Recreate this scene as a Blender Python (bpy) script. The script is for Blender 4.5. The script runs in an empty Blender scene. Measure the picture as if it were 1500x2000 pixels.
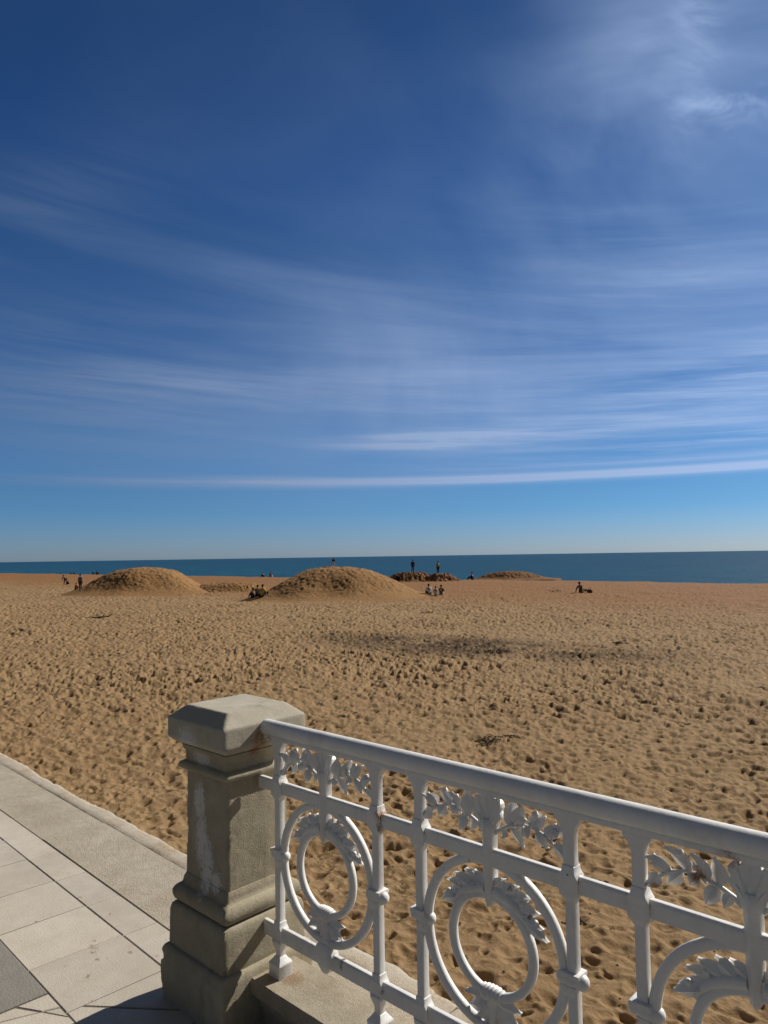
import bpy, bmesh, math, random
import numpy as np
from mathutils import Vector, Matrix
R = math.radians
SC = bpy.context.scene
COL = SC.collection

# ------------------------------------------------------------------ camera
EYE = 1.65                      # metres above the promenade paving (z = 0); +Y is towards the sea
PITCH = math.atan(86.5 / 1420); ROLL = math.atan(23 / 1500); HEAD = R(180 - 46.8)
def make_camera():
    F0 = Vector((math.cos(HEAD), math.sin(HEAD), 0)); R0 = Vector((math.sin(HEAD), -math.cos(HEAD), 0)); Z = Vector((0, 0, 1))
    F = F0 * math.cos(PITCH) + Z * math.sin(PITCH); U = Z * math.cos(PITCH) - F0 * math.sin(PITCH)
    Rr = R0 * math.cos(ROLL) - U * math.sin(ROLL); Ur = U * math.cos(ROLL) + R0 * math.sin(ROLL)
    cd = bpy.data.cameras.new('camera'); co = bpy.data.objects.new('camera', cd); COL.objects.link(co)
    m = Matrix((Rr, Ur, -F)).transposed().to_4x4(); m.translation = (0, 0, EYE)
    co.matrix_world = m
    cd.sensor_fit = 'VERTICAL'; cd.sensor_height = 36; cd.lens = 36 * 1420 / 2000
    cd.clip_start = .05; cd.clip_end = 90000
    SC.camera = co
make_camera()

# ------------------------------------------------------------------ sky, sun, exposure
SUN_EL = R(35); SUN_AZ = R(12)          # azimuth from +Y towards +X
def make_world():
    w = bpy.data.worlds.new('World'); SC.world = w; w.use_nodes = True
    nt = w.node_tree; nt.nodes.clear(); N = nt.nodes.new; L = nt.links.new
    def math_(op, a, b=None, clamp=False):
        n = N('ShaderNodeMath'); n.operation = op; n.use_clamp = clamp
        for i, v in enumerate((a, b)):
            if v is None: continue
            if isinstance(v, (int, float)): n.inputs[i].default_value = v
            else: L(v, n.inputs[i])
        return n.outputs[0]
    sky = N('ShaderNodeTexSky'); sky.sky_type = 'NISHITA'; sky.sun_disc = False
    sky.sun_elevation = SUN_EL; sky.sun_rotation = SUN_AZ
    sky.altitude = 300; sky.air_density = 1.0; sky.dust_density = .5; sky.ozone_density = 1.5
    tc = N('ShaderNodeTexCoord'); sp = N('ShaderNodeSeparateXYZ'); L(tc.outputs['Generated'], sp.inputs[0])
    x, y, z = sp.outputs
    el = math_('ARCSINE', z)
    # azimuth in radians, 0 = towards the middle of the bay, positive to the west (right)
    ch, sh = math.cos(HEAD), math.sin(HEAD)
    fwd = math_('ADD', math_('MULTIPLY', x, ch), math_('MULTIPLY', y, sh))
    rgt = math_('SUBTRACT', math_('MULTIPLY', x, sh), math_('MULTIPLY', y, ch))
    az = math_('ARCTAN2', rgt, fwd)
    def vec(sx, sy, slope=0., ox=0., oy=0.):
        c = N('ShaderNodeCombineXYZ')
        e2 = math_('ADD', el, math_('MULTIPLY', az, slope))
        L(math_('ADD', math_('MULTIPLY', az, sx), ox), c.inputs[0]); L(math_('ADD', math_('MULTIPLY', e2, sy), oy), c.inputs[1])
        return c.outputs[0]
    def noise(v, scale, detail, rough, dist, lo, hi):
        n = N('ShaderNodeTexNoise'); n.inputs['Scale'].default_value = scale; n.inputs['Detail'].default_value = detail
        n.inputs['Roughness'].default_value = rough; n.inputs['Distortion'].default_value = dist
        L(v, n.inputs['Vector'])
        m = N('ShaderNodeMapRange'); m.interpolation_type = 'SMOOTHSTEP'
        m.inputs[1].default_value = lo; m.inputs[2].default_value = hi
        L(n.outputs['Fac'], m.inputs[0]); return m.outputs[0]
    def window(a0, e0, sa, se, slope=0.):
        # soft elliptical patch of sky round azimuth a0, elevation e0 (degrees)
        da = math_('DIVIDE', math_('SUBTRACT', az, R(a0)), R(sa))
        e2 = math_('SUBTRACT', math_('SUBTRACT', el, R(e0)), math_('MULTIPLY', math_('SUBTRACT', az, R(a0)), slope))
        de = math_('DIVIDE', e2, R(se))
        r2 = math_('ADD', math_('MULTIPLY', da, da), math_('MULTIPLY', de, de))
        return math_('POWER', 2.718, math_('MULTIPLY', r2, -1.0))
    wisp = noise(vec(.8, 13., .05), 2.4, 11, .62, .35, .30, .84)
    wisp2 = noise(vec(.8, 12., .12, 4., 2.), 2.0, 10, .58, .5, .34, .82)
    bar = noise(vec(.7, 40., .0, 6., 1.), 1.6, 8, .55, .15, .20, .62)
    veil = noise(vec(1., 1.8, .2, 1.3, 7.1), 2.0, 5, .5, .6, .30, .75)
    streak = noise(vec(1.3, 34., .02, 2., 5.), 2.2, 7, .55, .25, .36, .74)
    tuft = noise(vec(4., 9., .35, .4, 3.), 2.4, 9, .62, .6, .38, .72)
    terms = []
    def add(nz, wn, k): terms.append(math_('MULTIPLY', math_('MULTIPLY', nz, wn), k))
    add(bar, window(17, 5.95, 30, .32, .004), 1.7)
    add(bar, window(24, 6.8, 16, .25, .004), .7)      # bright bar low over the sea
    add(streak, window(3, 9.1, 6, .7, .04), 1.3)
    add(tuft, window(4, 9.0, 5, .6, .04), .5)
    add(streak, window(16, 9.0, 9, .9, .03), .9)
    add(streak, window(24, 8.0, 12, .7, .06), .9)
    add(streak, window(-8, 6.0, 20, .45), .6)
    add(wisp, window(27, 11.5, 16, 2.4, .12), 1.0)       # fan of wisps on the right
    add(wisp, window(10, 12.8, 42, 4.2), .54)
    add(wisp2, window(-4, 19.5, 22, 2.8, -.12), .30)
    add(wisp2, window(22, 20, 12, 4.5, -.2), .50)
    add(wisp2, window(-27, 24, 8, 3.0, .3), .36)
    add(wisp, window(-26, 13.5, 14, 3.6), .55)
    add(tuft, window(26.5, 29.5, 3.0, 1.1, -.2), .55)
    add(tuft, window(25, 36, 2.2, 6., 1.5), .35)
    add(veil, window(26, 37, 10, 9., .4), .85)
    add(veil, window(27, 26, 12, 9.), .60)
    add(veil, window(4, 12.5, 60, 6.5), .55)
    add(veil, window(0, 26, 60, 12), .12)
    tot = terms[0]
    for t in terms[1:]: tot = math_('ADD', tot, t)
    tot = math_('MULTIPLY', tot, 1.0, True)
    # deep clear autumn blue: filter the sky by height above the horizon (degrees, r, g, b)
    stops = [(.3,.465,.668,1.158),(1.5,.384,.62,1.133),(3.5,.264,.559,1.05),(5.1,.25,.535,.96),(9.5,.28,.56,.92),(15.4,.30,.52,.84),(22.9,.215,.458,.77),(28.1,.20,.43,.77),(32.3,.175,.395,.71),(38.4,.195,.39,.665)]
    cr = N('ShaderNodeValToRGB'); L(math_('DIVIDE', el, R(45), True), cr.inputs[0]); e = cr.color_ramp.elements
    while len(e) < len(stops): e.new(.5)
    for q, (d, *c) in zip(e, stops): q.position = d/45; q.color = (*c, 1)
    gm = N('ShaderNodeMix'); gm.data_type = 'RGBA'; gm.blend_type = 'MULTIPLY'; gm.inputs['Factor'].default_value = 1
    L(sky.outputs[0], gm.inputs['A']); L(cr.outputs[0], gm.inputs['B'])
    cb = N('ShaderNodeVectorMath'); cb.operation = 'SCALE'; cb.inputs[0].default_value = (3.9, 5.4, 8.4); L(math_('ADD', .92, math_('MULTIPLY', az, .75)), cb.inputs['Scale'])
    mix = N('ShaderNodeMix'); mix.data_type = 'RGBA'
    # pale veil added to unseen sky overhead and behind the camera, neutral fill light
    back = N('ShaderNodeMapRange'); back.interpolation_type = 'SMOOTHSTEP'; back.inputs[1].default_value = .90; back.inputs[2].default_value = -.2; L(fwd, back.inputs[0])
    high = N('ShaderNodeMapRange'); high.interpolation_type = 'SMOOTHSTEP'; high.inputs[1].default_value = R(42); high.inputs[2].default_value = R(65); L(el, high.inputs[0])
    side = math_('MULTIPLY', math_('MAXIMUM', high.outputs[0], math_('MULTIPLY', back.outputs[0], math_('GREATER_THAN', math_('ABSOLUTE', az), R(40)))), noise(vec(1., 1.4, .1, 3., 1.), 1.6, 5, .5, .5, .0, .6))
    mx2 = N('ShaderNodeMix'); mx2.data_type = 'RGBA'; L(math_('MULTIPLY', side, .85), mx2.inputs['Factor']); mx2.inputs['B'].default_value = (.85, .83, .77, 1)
    L(tot, mix.inputs['Factor']); L(gm.outputs['Result'], mix.inputs['A']); L(cb.outputs[0], mix.inputs['B'])
    bg = N('ShaderNodeBackground'); bg.inputs['Strength'].default_value = .066
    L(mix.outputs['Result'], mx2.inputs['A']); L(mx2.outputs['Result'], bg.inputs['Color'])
    out = N('ShaderNodeOutputWorld'); L(bg.outputs[0], out.inputs['Surface'])
make_world()
sl = bpy.data.lights.new('sun', 'SUN'); sl.energy = 4.9; sl.angle = R(.53); sl.color = (1, .95, .87)
so = bpy.data.objects.new('sun', sl); COL.objects.link(so)
so.rotation_euler = Vector((-math.cos(SUN_EL) * math.sin(SUN_AZ), -math.cos(SUN_EL) * math.cos(SUN_AZ), -math.sin(SUN_EL))).to_track_quat('-Z', 'Y').to_euler()
vs = SC.view_settings; vs.view_transform = 'Standard'; vs.look = 'None'; vs.gamma = 1; vs.use_curve_mapping = False
vs.exposure = 0.2

# ------------------------------------------------------------------ helpers
def tag(o, label=None, cat=None, group=None, kind=None):
    if label: o['label'] = label
    if cat: o['category'] = cat
    if group: o['group'] = group
    if kind: o['kind'] = kind
    return o
def empty(name, loc, rz=0):
    o = bpy.data.objects.new(name, None); COL.objects.link(o); o.location = loc; o.rotation_euler.z = rz
    o.empty_display_size = .2; return o
class MB:
    """collects shapes in world coordinates, links them as one mesh object"""
    def __init__(s): s.v = []; s.f = []
    def add(s, vs, fs):
        n = len(s.v); s.v += [tuple(v) for v in vs]; s.f += [tuple(i + n for i in f) for f in fs]
    def box(s, x0, x1, y0, y1, z0, z1):
        s.add([(x0,y0,z0),(x1,y0,z0),(x1,y1,z0),(x0,y1,z0),(x0,y0,z1),(x1,y0,z1),(x1,y1,z1),(x0,y1,z1)],
              [(0,3,2,1),(4,5,6,7),(0,1,5,4),(1,2,6,5),(2,3,7,6),(3,0,4,7)])
    def loft(s, rings, cap=True, closed=False):
        n = len(rings[0]); b = len(s.v)
        for r in rings: s.v += [tuple(p) for p in r]
        m = len(rings)
        for i in range(m if closed else m - 1):
            j = (i + 1) % m
            for k in range(n):
                s.f.append((b+i*n+k, b+i*n+(k+1)%n, b+j*n+(k+1)%n, b+j*n+k))
        if cap and not closed:
            s.f.append(tuple(b+k for k in reversed(range(n)))); s.f.append(tuple(b+(m-1)*n+k for k in range(n)))
    def sqloft(s, cx, cy, prof, asp=1.):
        s.loft([[(cx-w,cy-w*asp,z),(cx+w,cy-w*asp,z),(cx+w,cy+w*asp,z),(cx-w,cy+w*asp,z)] for z, w in prof])
    def lathe(s, c, axis, prof, n=16):
        # prof: (distance along axis, radius)
        a = Vector(axis).normalized(); u = a.orthogonal().normalized(); w = a.cross(u); c = Vector(c)
        s.loft([[c + a*d + (u*math.cos(2*math.pi*k/n) + w*math.sin(2*math.pi*k/n))*max(r,1e-4) for k in range(n)] for d, r in prof])
    def tube(s, pts, rad, n=8):
        pts = [Vector(p) for p in pts]; rings = []
        for i, p in enumerate(pts):
            t = (pts[min(i+1,len(pts)-1)] - pts[max(i-1,0)]).normalized()
            u = Vector((0,1,0)); u = (u - t*u.dot(t)).normalized(); w = t.cross(u)
            r = rad[i] if isinstance(rad, (list, tuple)) else rad
            rings.append([p + (u*math.cos(2*math.pi*k/n) + w*math.sin(2*math.pi*k/n))*r for k in range(n)])
        s.loft(rings)
    def ring(s, c, rad, wr, wy, n=72, m=10, flat=.6):
        # ring in the XZ plane with a rounded section
        c = Vector(c); rings = []
        for i in range(n):
            a = 2*math.pi*i/n; d = Vector((math.cos(a),0,math.sin(a))); q = []
            for k in range(m):
                b = 2*math.pi*k/m; cc, ss = math.cos(b), math.sin(b)
                q.append(c + d*(rad + wr*math.copysign(abs(cc)**flat,cc)) + Vector((0,1,0))*wy*math.copysign(abs(ss)**flat,ss))
            rings.append(q)
        s.loft(rings, closed=True)
    def sphere(s, c, r, nu=12, nv=8, sq=(1,1,1)):
        rings = []
        for i in range(nv+1):
            t = math.pi*i/nv
            rings.append([(c[0]+sq[0]*r*max(math.sin(t),.02)*math.cos(2*math.pi*k/nu), c[1]+sq[1]*r*max(math.sin(t),.02)*math.sin(2*math.pi*k/nu), c[2]-sq[2]*r*math.cos(t)) for k in range(nu)])
        s.loft(rings)
    def leaf(s, base, tip, w, th=.004, bend=.010, twist=0.):
        # lens-shaped leaf with a raised midrib, lying near the XZ plane
        b = Vector(base); t = Vector(tip); d = t - b; L = d.length; d.normalize()
        side = Vector((0,1,0)).cross(d).normalized()
        side = (side*math.cos(twist) + Vector((0,1,0))*math.sin(twist)).normalized(); nrm = d.cross(side)
        rings = []
        for i in range(8):
            u = i/7; hw = w*(math.sin(math.pi*min(1,(u**.75)))**.95)*.5 + .0014
            o = b + d*(L*u) + nrm*(bend*math.sin(math.pi*u)) + Vector((0,.006*u*u*math.sin(twist*7+1),0))
            rings.append([o - side*hw, o - side*hw*.5 - nrm*th*.6, o - nrm*th*1.8, o + side*hw*.5 - nrm*th*.6,
                          o + side*hw, o + side*hw*.5 + nrm*th*.8, o + nrm*th*1.3, o - side*hw*.5 + nrm*th*.8])
        s.loft(rings)
    def prism(s, poly, y0, y1):
        n = len(poly)
        s.add([(x,y0,z) for x,z in poly] + [(x,y1,z) for x,z in poly],
              [tuple(range(n)), tuple(reversed(range(n,2*n)))] + [(i, n+i, n+(i+1)%n, (i+1)%n) for i in range(n)])
    def build(s, name, mat, parent=None, origin=(0,0,0), bevel=0, smooth=40):
        me = bpy.data.meshes.new(name); ox, oy, oz = origin
        me.from_pydata([(x-ox,y-oy,z-oz) for x,y,z in s.v], [], s.f)
        bm = bmesh.new(); bm.from_mesh(me); bmesh.ops.recalc_face_normals(bm, faces=bm.faces)
        if bevel:
            es = [e for e in bm.edges if len(e.link_faces) == 2 and e.calc_face_angle(0) > .55]
            bmesh.ops.bevel(bm, geom=es, offset=bevel, segments=2, affect='EDGES', profile=.6, clamp_overlap=True)
        bm.to_mesh(me); bm.free()
        if smooth: me.shade_smooth(); me.set_sharp_from_angle(angle=R(smooth))
        me.materials.append(mat)
        o = bpy.data.objects.new(name, me); COL.objects.link(o)
        if parent: o.parent = parent
        return o

class Mat:
    """small node-building wrapper"""
    def __init__(s, name):
        s.m = bpy.data.materials.new(name); s.m.use_nodes = True; s.nt = s.m.node_tree
        s.b = s.nt.nodes['Principled BSDF']; s.tc = s.nt.nodes.new('ShaderNodeTexCoord'); s.o = s.tc.outputs['Object']
    def N(s, t): return s.nt.nodes.new(t)
    def L(s, a, b): s.nt.links.new(a, b)
    def mapped(s, scale=(1,1,1), rot=(0,0,0), loc=(0,0,0), src=None):
        n = s.N('ShaderNodeMapping'); n.inputs['Scale'].default_value = scale; n.inputs['Rotation'].default_value = rot; n.inputs['Location'].default_value = loc
        s.L(src or s.o, n.inputs[0]); return n.outputs[0]
    def noise(s, scale, detail=6, rough=.6, lo=.3, hi=.7, v=None, dist=0.):
        n = s.N('ShaderNodeTexNoise'); n.inputs['Scale'].default_value = scale; n.inputs['Detail'].default_value = detail
        n.inputs['Roughness'].default_value = rough; n.inputs['Distortion'].default_value = dist; s.L(v or s.o, n.inputs['Vector'])
        return s.rng(n.outputs['Fac'], lo, hi)
    def rng(s, f, lo, hi, a=0., b=1.):
        m = s.N('ShaderNodeMapRange'); m.interpolation_type = 'SMOOTHSTEP'
        m.inputs[1].default_value = lo; m.inputs[2].default_value = hi; m.inputs[3].default_value = a; m.inputs[4].default_value = b
        s.L(f, m.inputs[0]); return m.outputs[0]
    def math(s, op, a, b=None, clamp=False):
        n = s.N('ShaderNodeMath'); n.operation = op; n.use_clamp = clamp
        for i, v in enumerate((a, b)):
            if v is None: continue
            if isinstance(v, (int, float)): n.inputs[i].default_value = v
            else: s.L(v, n.inputs[i])
        return n.outputs[0]
    def mix(s, f, a, b):
        n = s.N('ShaderNodeMix'); n.data_type = 'RGBA'
        for k, v in (('Factor', f), ('A', a), ('B', b)):
            i = n.inputs[k]
            if isinstance(v, (int, float)): i.default_value = v
            elif isinstance(v, tuple): i.default_value = v if len(v) == 4 else (*v, 1)
            else: s.L(v, i)
        return n.outputs['Result']
    def spot(s, p, rad, soft=.6, scale=(1,1,1)):
        # 1 inside a ragged blob round the object-space point p
        d = s.N('ShaderNodeVectorMath'); d.operation = 'SUBTRACT'; s.L(s.o, d.inputs[0]); d.inputs[1].default_value = p
        q = s.N('ShaderNodeVectorMath'); q.operation = 'MULTIPLY'; s.L(d.outputs[0], q.inputs[0]); q.inputs[1].default_value = scale
        l = s.N('ShaderNodeVectorMath'); l.operation = 'LENGTH'; s.L(q.outputs[0], l.inputs[0])
        nz = s.noise(60, 4, .7, 0, 1)
        return s.rng(s.math('ADD', l.outputs['Value'], s.math('MULTIPLY', s.math('SUBTRACT', nz, .5), rad*1.2)), rad, rad*soft*.6)
    def col(s, c): s.L(c, s.b.inputs['Base Color']) if not isinstance(c, tuple) else setattr(s.b.inputs['Base Color'], 'default_value', (*c, 1)); return s
    def rough(s, r):
        if isinstance(r, (int, float)): s.b.inputs['Roughness'].default_value = r
        else: s.L(r, s.b.inputs['Roughness'])
        return s
    def spec(s, k): s.b.inputs['Specular IOR Level'].default_value = k; return s
    def bump(s, h, strength=.3, dist=.01):
        n = s.N('ShaderNodeBump'); n.inputs['Strength'].default_value = strength; n.inputs['Distance'].default_value = dist
        s.L(h, n.inputs['Height']); s.L(n.outputs[0], s.b.inputs['Normal']); return s

# ------------------------------------------------------------------ numpy noise
def _h(ix, iy, seed):
    n = (ix.astype(np.int64) * 374761393 + iy.astype(np.int64) * 668265263 + seed * 2246822519) & 0xffffffff
    n = ((n ^ (n >> 13)) * 1274126177) & 0xffffffff
    n = ((n ^ (n >> 16)) * 2246822519) & 0xffffffff
    return ((n ^ (n >> 15)) & 0xffffff).astype(np.float32) / np.float32(0xffffff)
def vnoise(x, y, seed=0):
    ix = np.floor(x); iy = np.floor(y); fx = (x - ix).astype(np.float32); fy = (y - iy).astype(np.float32)
    fx = fx*fx*(3-2*fx); fy = fy*fy*(3-2*fy)
    a = _h(ix, iy, seed); b = _h(ix+1, iy, seed); c = _h(ix, iy+1, seed); d = _h(ix+1, iy+1, seed)
    return (a + (b-a)*fx + (c-a)*fy + (a-b-c+d)*fx*fy) - .5
def prints(x, y, cell, seed, prob, la, lb, depth, rim=.45):
    """field of trodden dimples: random elongated pits with raised rims"""
    out = np.zeros(x.shape, np.float32); cx = np.floor(x/cell); cy = np.floor(y/cell)
    for i in (-1, 0, 1):
        for j in (-1, 0, 1):
            gx, gy = cx+i, cy+j
            px = (gx + _h(gx, gy, seed))*cell; py = (gy + _h(gx, gy, seed+1))*cell
            an = _h(gx, gy, seed+2)*6.2832; sz = .65 + .7*_h(gx, gy, seed+3); on = (_h(gx, gy, seed+4) < prob)
            dp = depth*(.45 + .9*_h(gx, gy, seed+5))
            dx = (x-px).astype(np.float32); dy = (y-py).astype(np.float32); c, s = np.cos(an), np.sin(an)
            u = (dx*c + dy*s)/(la*sz); v = (-dx*s + dy*c)/(lb*sz)
            r = np.sqrt(u*u + v*v)
            out += on*dp*(-np.exp(-(r**2.1)*.75) + rim*np.exp(-((r-1.55)**2)*4.5)*(.6+.8*u/(r+.3)))
    return out
def grid_object(name, P, nr, nc, mat):
    me = bpy.data.meshes.new(name); n = nr*nc
    me.vertices.add(n); me.vertices.foreach_set('co', P.astype(np.float32).ravel())
    i = np.arange(nr-1)[:, None]*nc + np.arange(nc-1)[None, :]
    q = np.stack([i, i+1, i+nc+1, i+nc], -1).reshape(-1, 4).astype(np.int32); m = len(q)
    me.loops.add(m*4); me.loops.foreach_set('vertex_index', q.ravel())
    me.polygons.add(m); me.polygons.foreach_set('loop_start', np.arange(0, m*4, 4, dtype=np.int32))
    me.update(calc_edges=True); me.shade_smooth()
    me.materials.append(mat); o = bpy.data.objects.new(name, me); COL.objects.link(o); return o

# ------------------------------------------------------------------ sand
SAND_Z = -1.95
CREST = 84.
def mat_sand(name, c_dark, c_light, grain=1.0):
    M = Mat(name)
    a = M.noise(.35, 5, .6, .35, .65); b = M.noise(9, 6, .65, .3, .7); g = M.noise(260, 2, .7, .25, .75)
    c = M.mix(M.math('MULTIPLY', a, .5), c_light, c_dark)
    c = M.mix(M.math('MULTIPLY', b, .25), c, tuple(k*.72 for k in c_dark))
    c = M.mix(M.math('MULTIPLY', g, .22), c, tuple(k*.6 for k in c_dark))
    return M, c
def beach():
    M, c = mat_sand('sand', (.245, .152, .072), (.300, .196, .098))
    sp = M.N('ShaderNodeSeparateXYZ'); M.L(M.o, sp.inputs[0]); Y = sp.outputs[1]
    far = M.rng(M.math('ADD', Y, M.math('MULTIPLY', M.noise(.10, 4, .6, 0, 1), 16)), 40, 66)       # redder, damper sand near the water
    c = M.mix(M.math('MULTIPLY', far, .9), c, (.225, .108, .040, 1))
    # long dirty stripe of old weed, and smaller smudges
    st = M.N('ShaderNodeVectorMath'); st.operation = 'SUBTRACT'; M.L(M.o, st.inputs[0]); st.inputs[1].default_value = (-17.6, 23.6, -1.95)
    rt = M.N('ShaderNodeVectorRotate'); rt.rotation_type = 'Z_AXIS'; rt.inputs['Angle'].default_value = -math.atan2(2.2, 14.6); M.L(st.outputs[0], rt.inputs['Vector'])
    sc = M.N('ShaderNodeVectorMath'); sc.operation = 'MULTIPLY'; M.L(rt.outputs[0], sc.inputs[0]); sc.inputs[1].default_value = (1/9.0, 1/3.4, 0)
    ln = M.N('ShaderNodeVectorMath'); ln.operation = 'LENGTH'; M.L(sc.outputs[0], ln.inputs[0])
    band = M.rng(ln.outputs['Value'], 1.25, .3); ns = M.math('MULTIPLY', M.noise(3.2, 7, .8, .36, .52), M.noise(.38, 4, .6, .26, .52))
    c = M.mix(M.math('MULTIPLY', M.math('MULTIPLY', band, ns), .92), c, (.050, .028, .014, 1))
    dirt = M.math('MULTIPLY', M.noise(.22, 3, .5, .52, .72), M.noise(2.2, 6, .75, .55, .7))
    c = M.mix(M.math('MULTIPLY', dirt, .5), c, (.11, .07, .042, 1))
    M.col(c).rough(.95).spec(.15)
    h = M.math('ADD', M.noise(26, 6, .7, 0, 1), M.math('MULTIPLY', M.noise(220, 2, .6, 0, 1), .12))
    M.bump(h, .55, .025)
    # rows spread from the promenade: fine near, coarser far
    r = [3.3]
    while r[-1] < 430: r.append(r[-1] + min(max(.006, r[-1]**2/3600), .06 + .0034*r[-1]))
    r = np.array(r)
    a = np.concatenate([np.linspace(-80, -33, 130, endpoint=False), np.linspace(-33, 33, 1050), np.linspace(33, 76, 131)[1:]])
    a = HEAD - np.radians(a)
    RR, AA = np.meshgrid(r, a, indexing='ij')
    x = RR*np.cos(AA); y = RR*np.sin(AA)
    wx = x + .05*vnoise(x*5, y*5, 31) + .03*vnoise(x*11, y*11, 32); wy = y + .05*vnoise(x*5, y*5, 33) + .03*vnoise(x*11, y*11, 34)
    h = prints(wx, wy, .34, 11, .85, .12, .075, .046, .30) + prints(wx+7, wy+3, .22, 41, .95, .068, .046, .036, .35) + prints(wx+1, wy+9, .7, 71, .55, .22, .14, .036, .35) + prints(wx+4, wy+2, .15, 171, .85, .042, .030, .021, .3)*(RR < 45)
    h += .09*vnoise(x/3.1, y/3.1, 5) + .05*vnoise(x/.9, y/.9, 6) + .026*vnoise(x*3.2, y*3.2, 7) + .012*vnoise(x*8, y*8, 8) + .045*(.2-np.abs(vnoise(wx*2.3+wy*.5, wy*4.1, 9))) + .030*(.2-np.abs(vnoise(wx*4.7+9, wy*7.3+wx, 10)))
    trod = .66 + .62*(vnoise(x/2.4, y/2.4, 91) + .5) + .35*vnoise(x/9, y/6, 92)
    fall = np.clip((y - CREST - 3*vnoise(x/14, y/14, 3)), 0, None)
    calm = np.clip(1.1 - (y-40)/60, .60, 1.)
    amp = np.clip(.76 + (RR-7)/20, .76, 1.75).astype(np.float32)
    z = SAND_Z + h*calm*trod*amp + .18*np.exp(-((y-CREST+6)/9)**2) + .25*vnoise(x/16, y/16, 4)*np.clip((y-20)/30, 0, 1)*.5 - fall*.13 - .1*np.exp(-((y-2.3)/.5)**2)
    # scooped hollow with a pile beside the single clump of weed
    z += .10*np.exp(-(((x+8.3)/.5)**2 + ((y-11.9)/.35)**2)) - .08*np.exp(-(((x+8.5)/.28)**2 + ((y-11.65)/.2)**2))
    o = grid_object('beach_sand', np.stack([x, y, np.maximum(z, -7)], -1), len(r), len(a), M.m)
    tag(o, kind='structure')
beach()

def sand_mound(name, cx, cy, rx, ry, H, rot, label, seed, mat, peak=0., rough=.075):
    n = 240; u = np.linspace(-1.25, 1.25, n); X, Y = np.meshgrid(u, u, indexing='ij')
    q = np.sqrt(X**2 + Y**2) + .16*vnoise(X*1.7+seed, Y*1.7, seed) + .07*vnoise(X*4+seed, Y*4, seed+7)
    h = H*(1/(1+np.exp((q-.58)*6.9)) / (1/(1+np.exp(-.58*6.9))))
    c, s = math.cos(rot), math.sin(rot)
    x = X*rx*c - Y*ry*s; y = X*rx*s + Y*ry*c
    px, py = x+cx, y+cy
    m = np.clip(h/H*2.2, 0, 1)
    h = h + m*rough*(.9*vnoise(px/.8, py/.8, seed+1) + 1.2*vnoise(px/.32, py/.32, seed+2) + .9*vnoise(px/.16, py/.16, seed+4) + 1.2*vnoise(px/2.6, py/2.6, seed+3)) + m*prints(px, py, .36, seed+9, .8, .11, .08, .075)
    h = np.where(q > 1.12, -.45, h - .055*H - .03)
    o = grid_object(name, np.stack([x, y, h], -1), n, n, mat)
    o.location = (cx, cy, SAND_Z); tag(o, label, 'sand mound', 'mounds of sand heaped on the beach')
    return o
MM, cm = mat_sand('mound_sand', (.275, .146, .055), (.325, .186, .078))
cm = MM.mix(MM.math('MULTIPLY', MM.noise(2.4, 6, .7, .48, .68), .45), cm, (.17, .09, .038, 1))
MM.col(cm).rough(.95).spec(.15).bump(MM.noise(7, 7, .75, 0, 1), .7, .08)
RD, cr = mat_sand('ridge_sand', (.19, .092, .038), (.235, .124, .056)); RD.col(cr).rough(.95).spec(.15).bump(RD.noise(5, 7, .75, 0, 1), .7, .08)
VR = HEAD - math.pi/2          # across the line of sight
def along(px, d):              # ground point d metres ahead, px = tangent of the bearing to the right
    F = Vector((math.cos(HEAD), math.sin(HEAD))); Rt = Vector((math.sin(HEAD), -math.cos(HEAD)))
    p = F*d + Rt*(d*px); return p.x, p.y
def bear(px): return (px-750)/1420
m1 = along(bear(285), 80); m2 = along(bear(647), 67.5)
sand_mound('sand_mound', *m1, 9.3, 8.2, 2.98, VR, 'broad rounded sand mound, left one of the two big heaps', 101, MM.m)
sand_mound('sand_mound', *m2, 8.9, 7.8, 2.85, VR, 'tall rounded sand mound with a person standing on its top', 202, MM.m)
sand_mound('sand_mound', *along(bear(452), 79), 6.6, 3.4, 1.08, VR, 'low dark sand bank between the two big heaps', 303, MM.m)
sand_mound('sand_mound', *along(bear(800), 101), 5.2, 3.4, 1.35, VR, 'reddish sand ridge with two people standing on it', 404, RD.m, rough=.22)
sand_mound('sand_mound', *along(bear(860), 100), 3.6, 2.8, 1.2, VR, 'short reddish sand hump at the right end of the ridge', 454, RD.m, rough=.22)
sand_mound('sand_mound', *along(bear(997), 108), 6.4, 3.7, 1.22, VR, 'low flat sand hump near the waterline right of the ridge', 505, RD.m)

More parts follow.
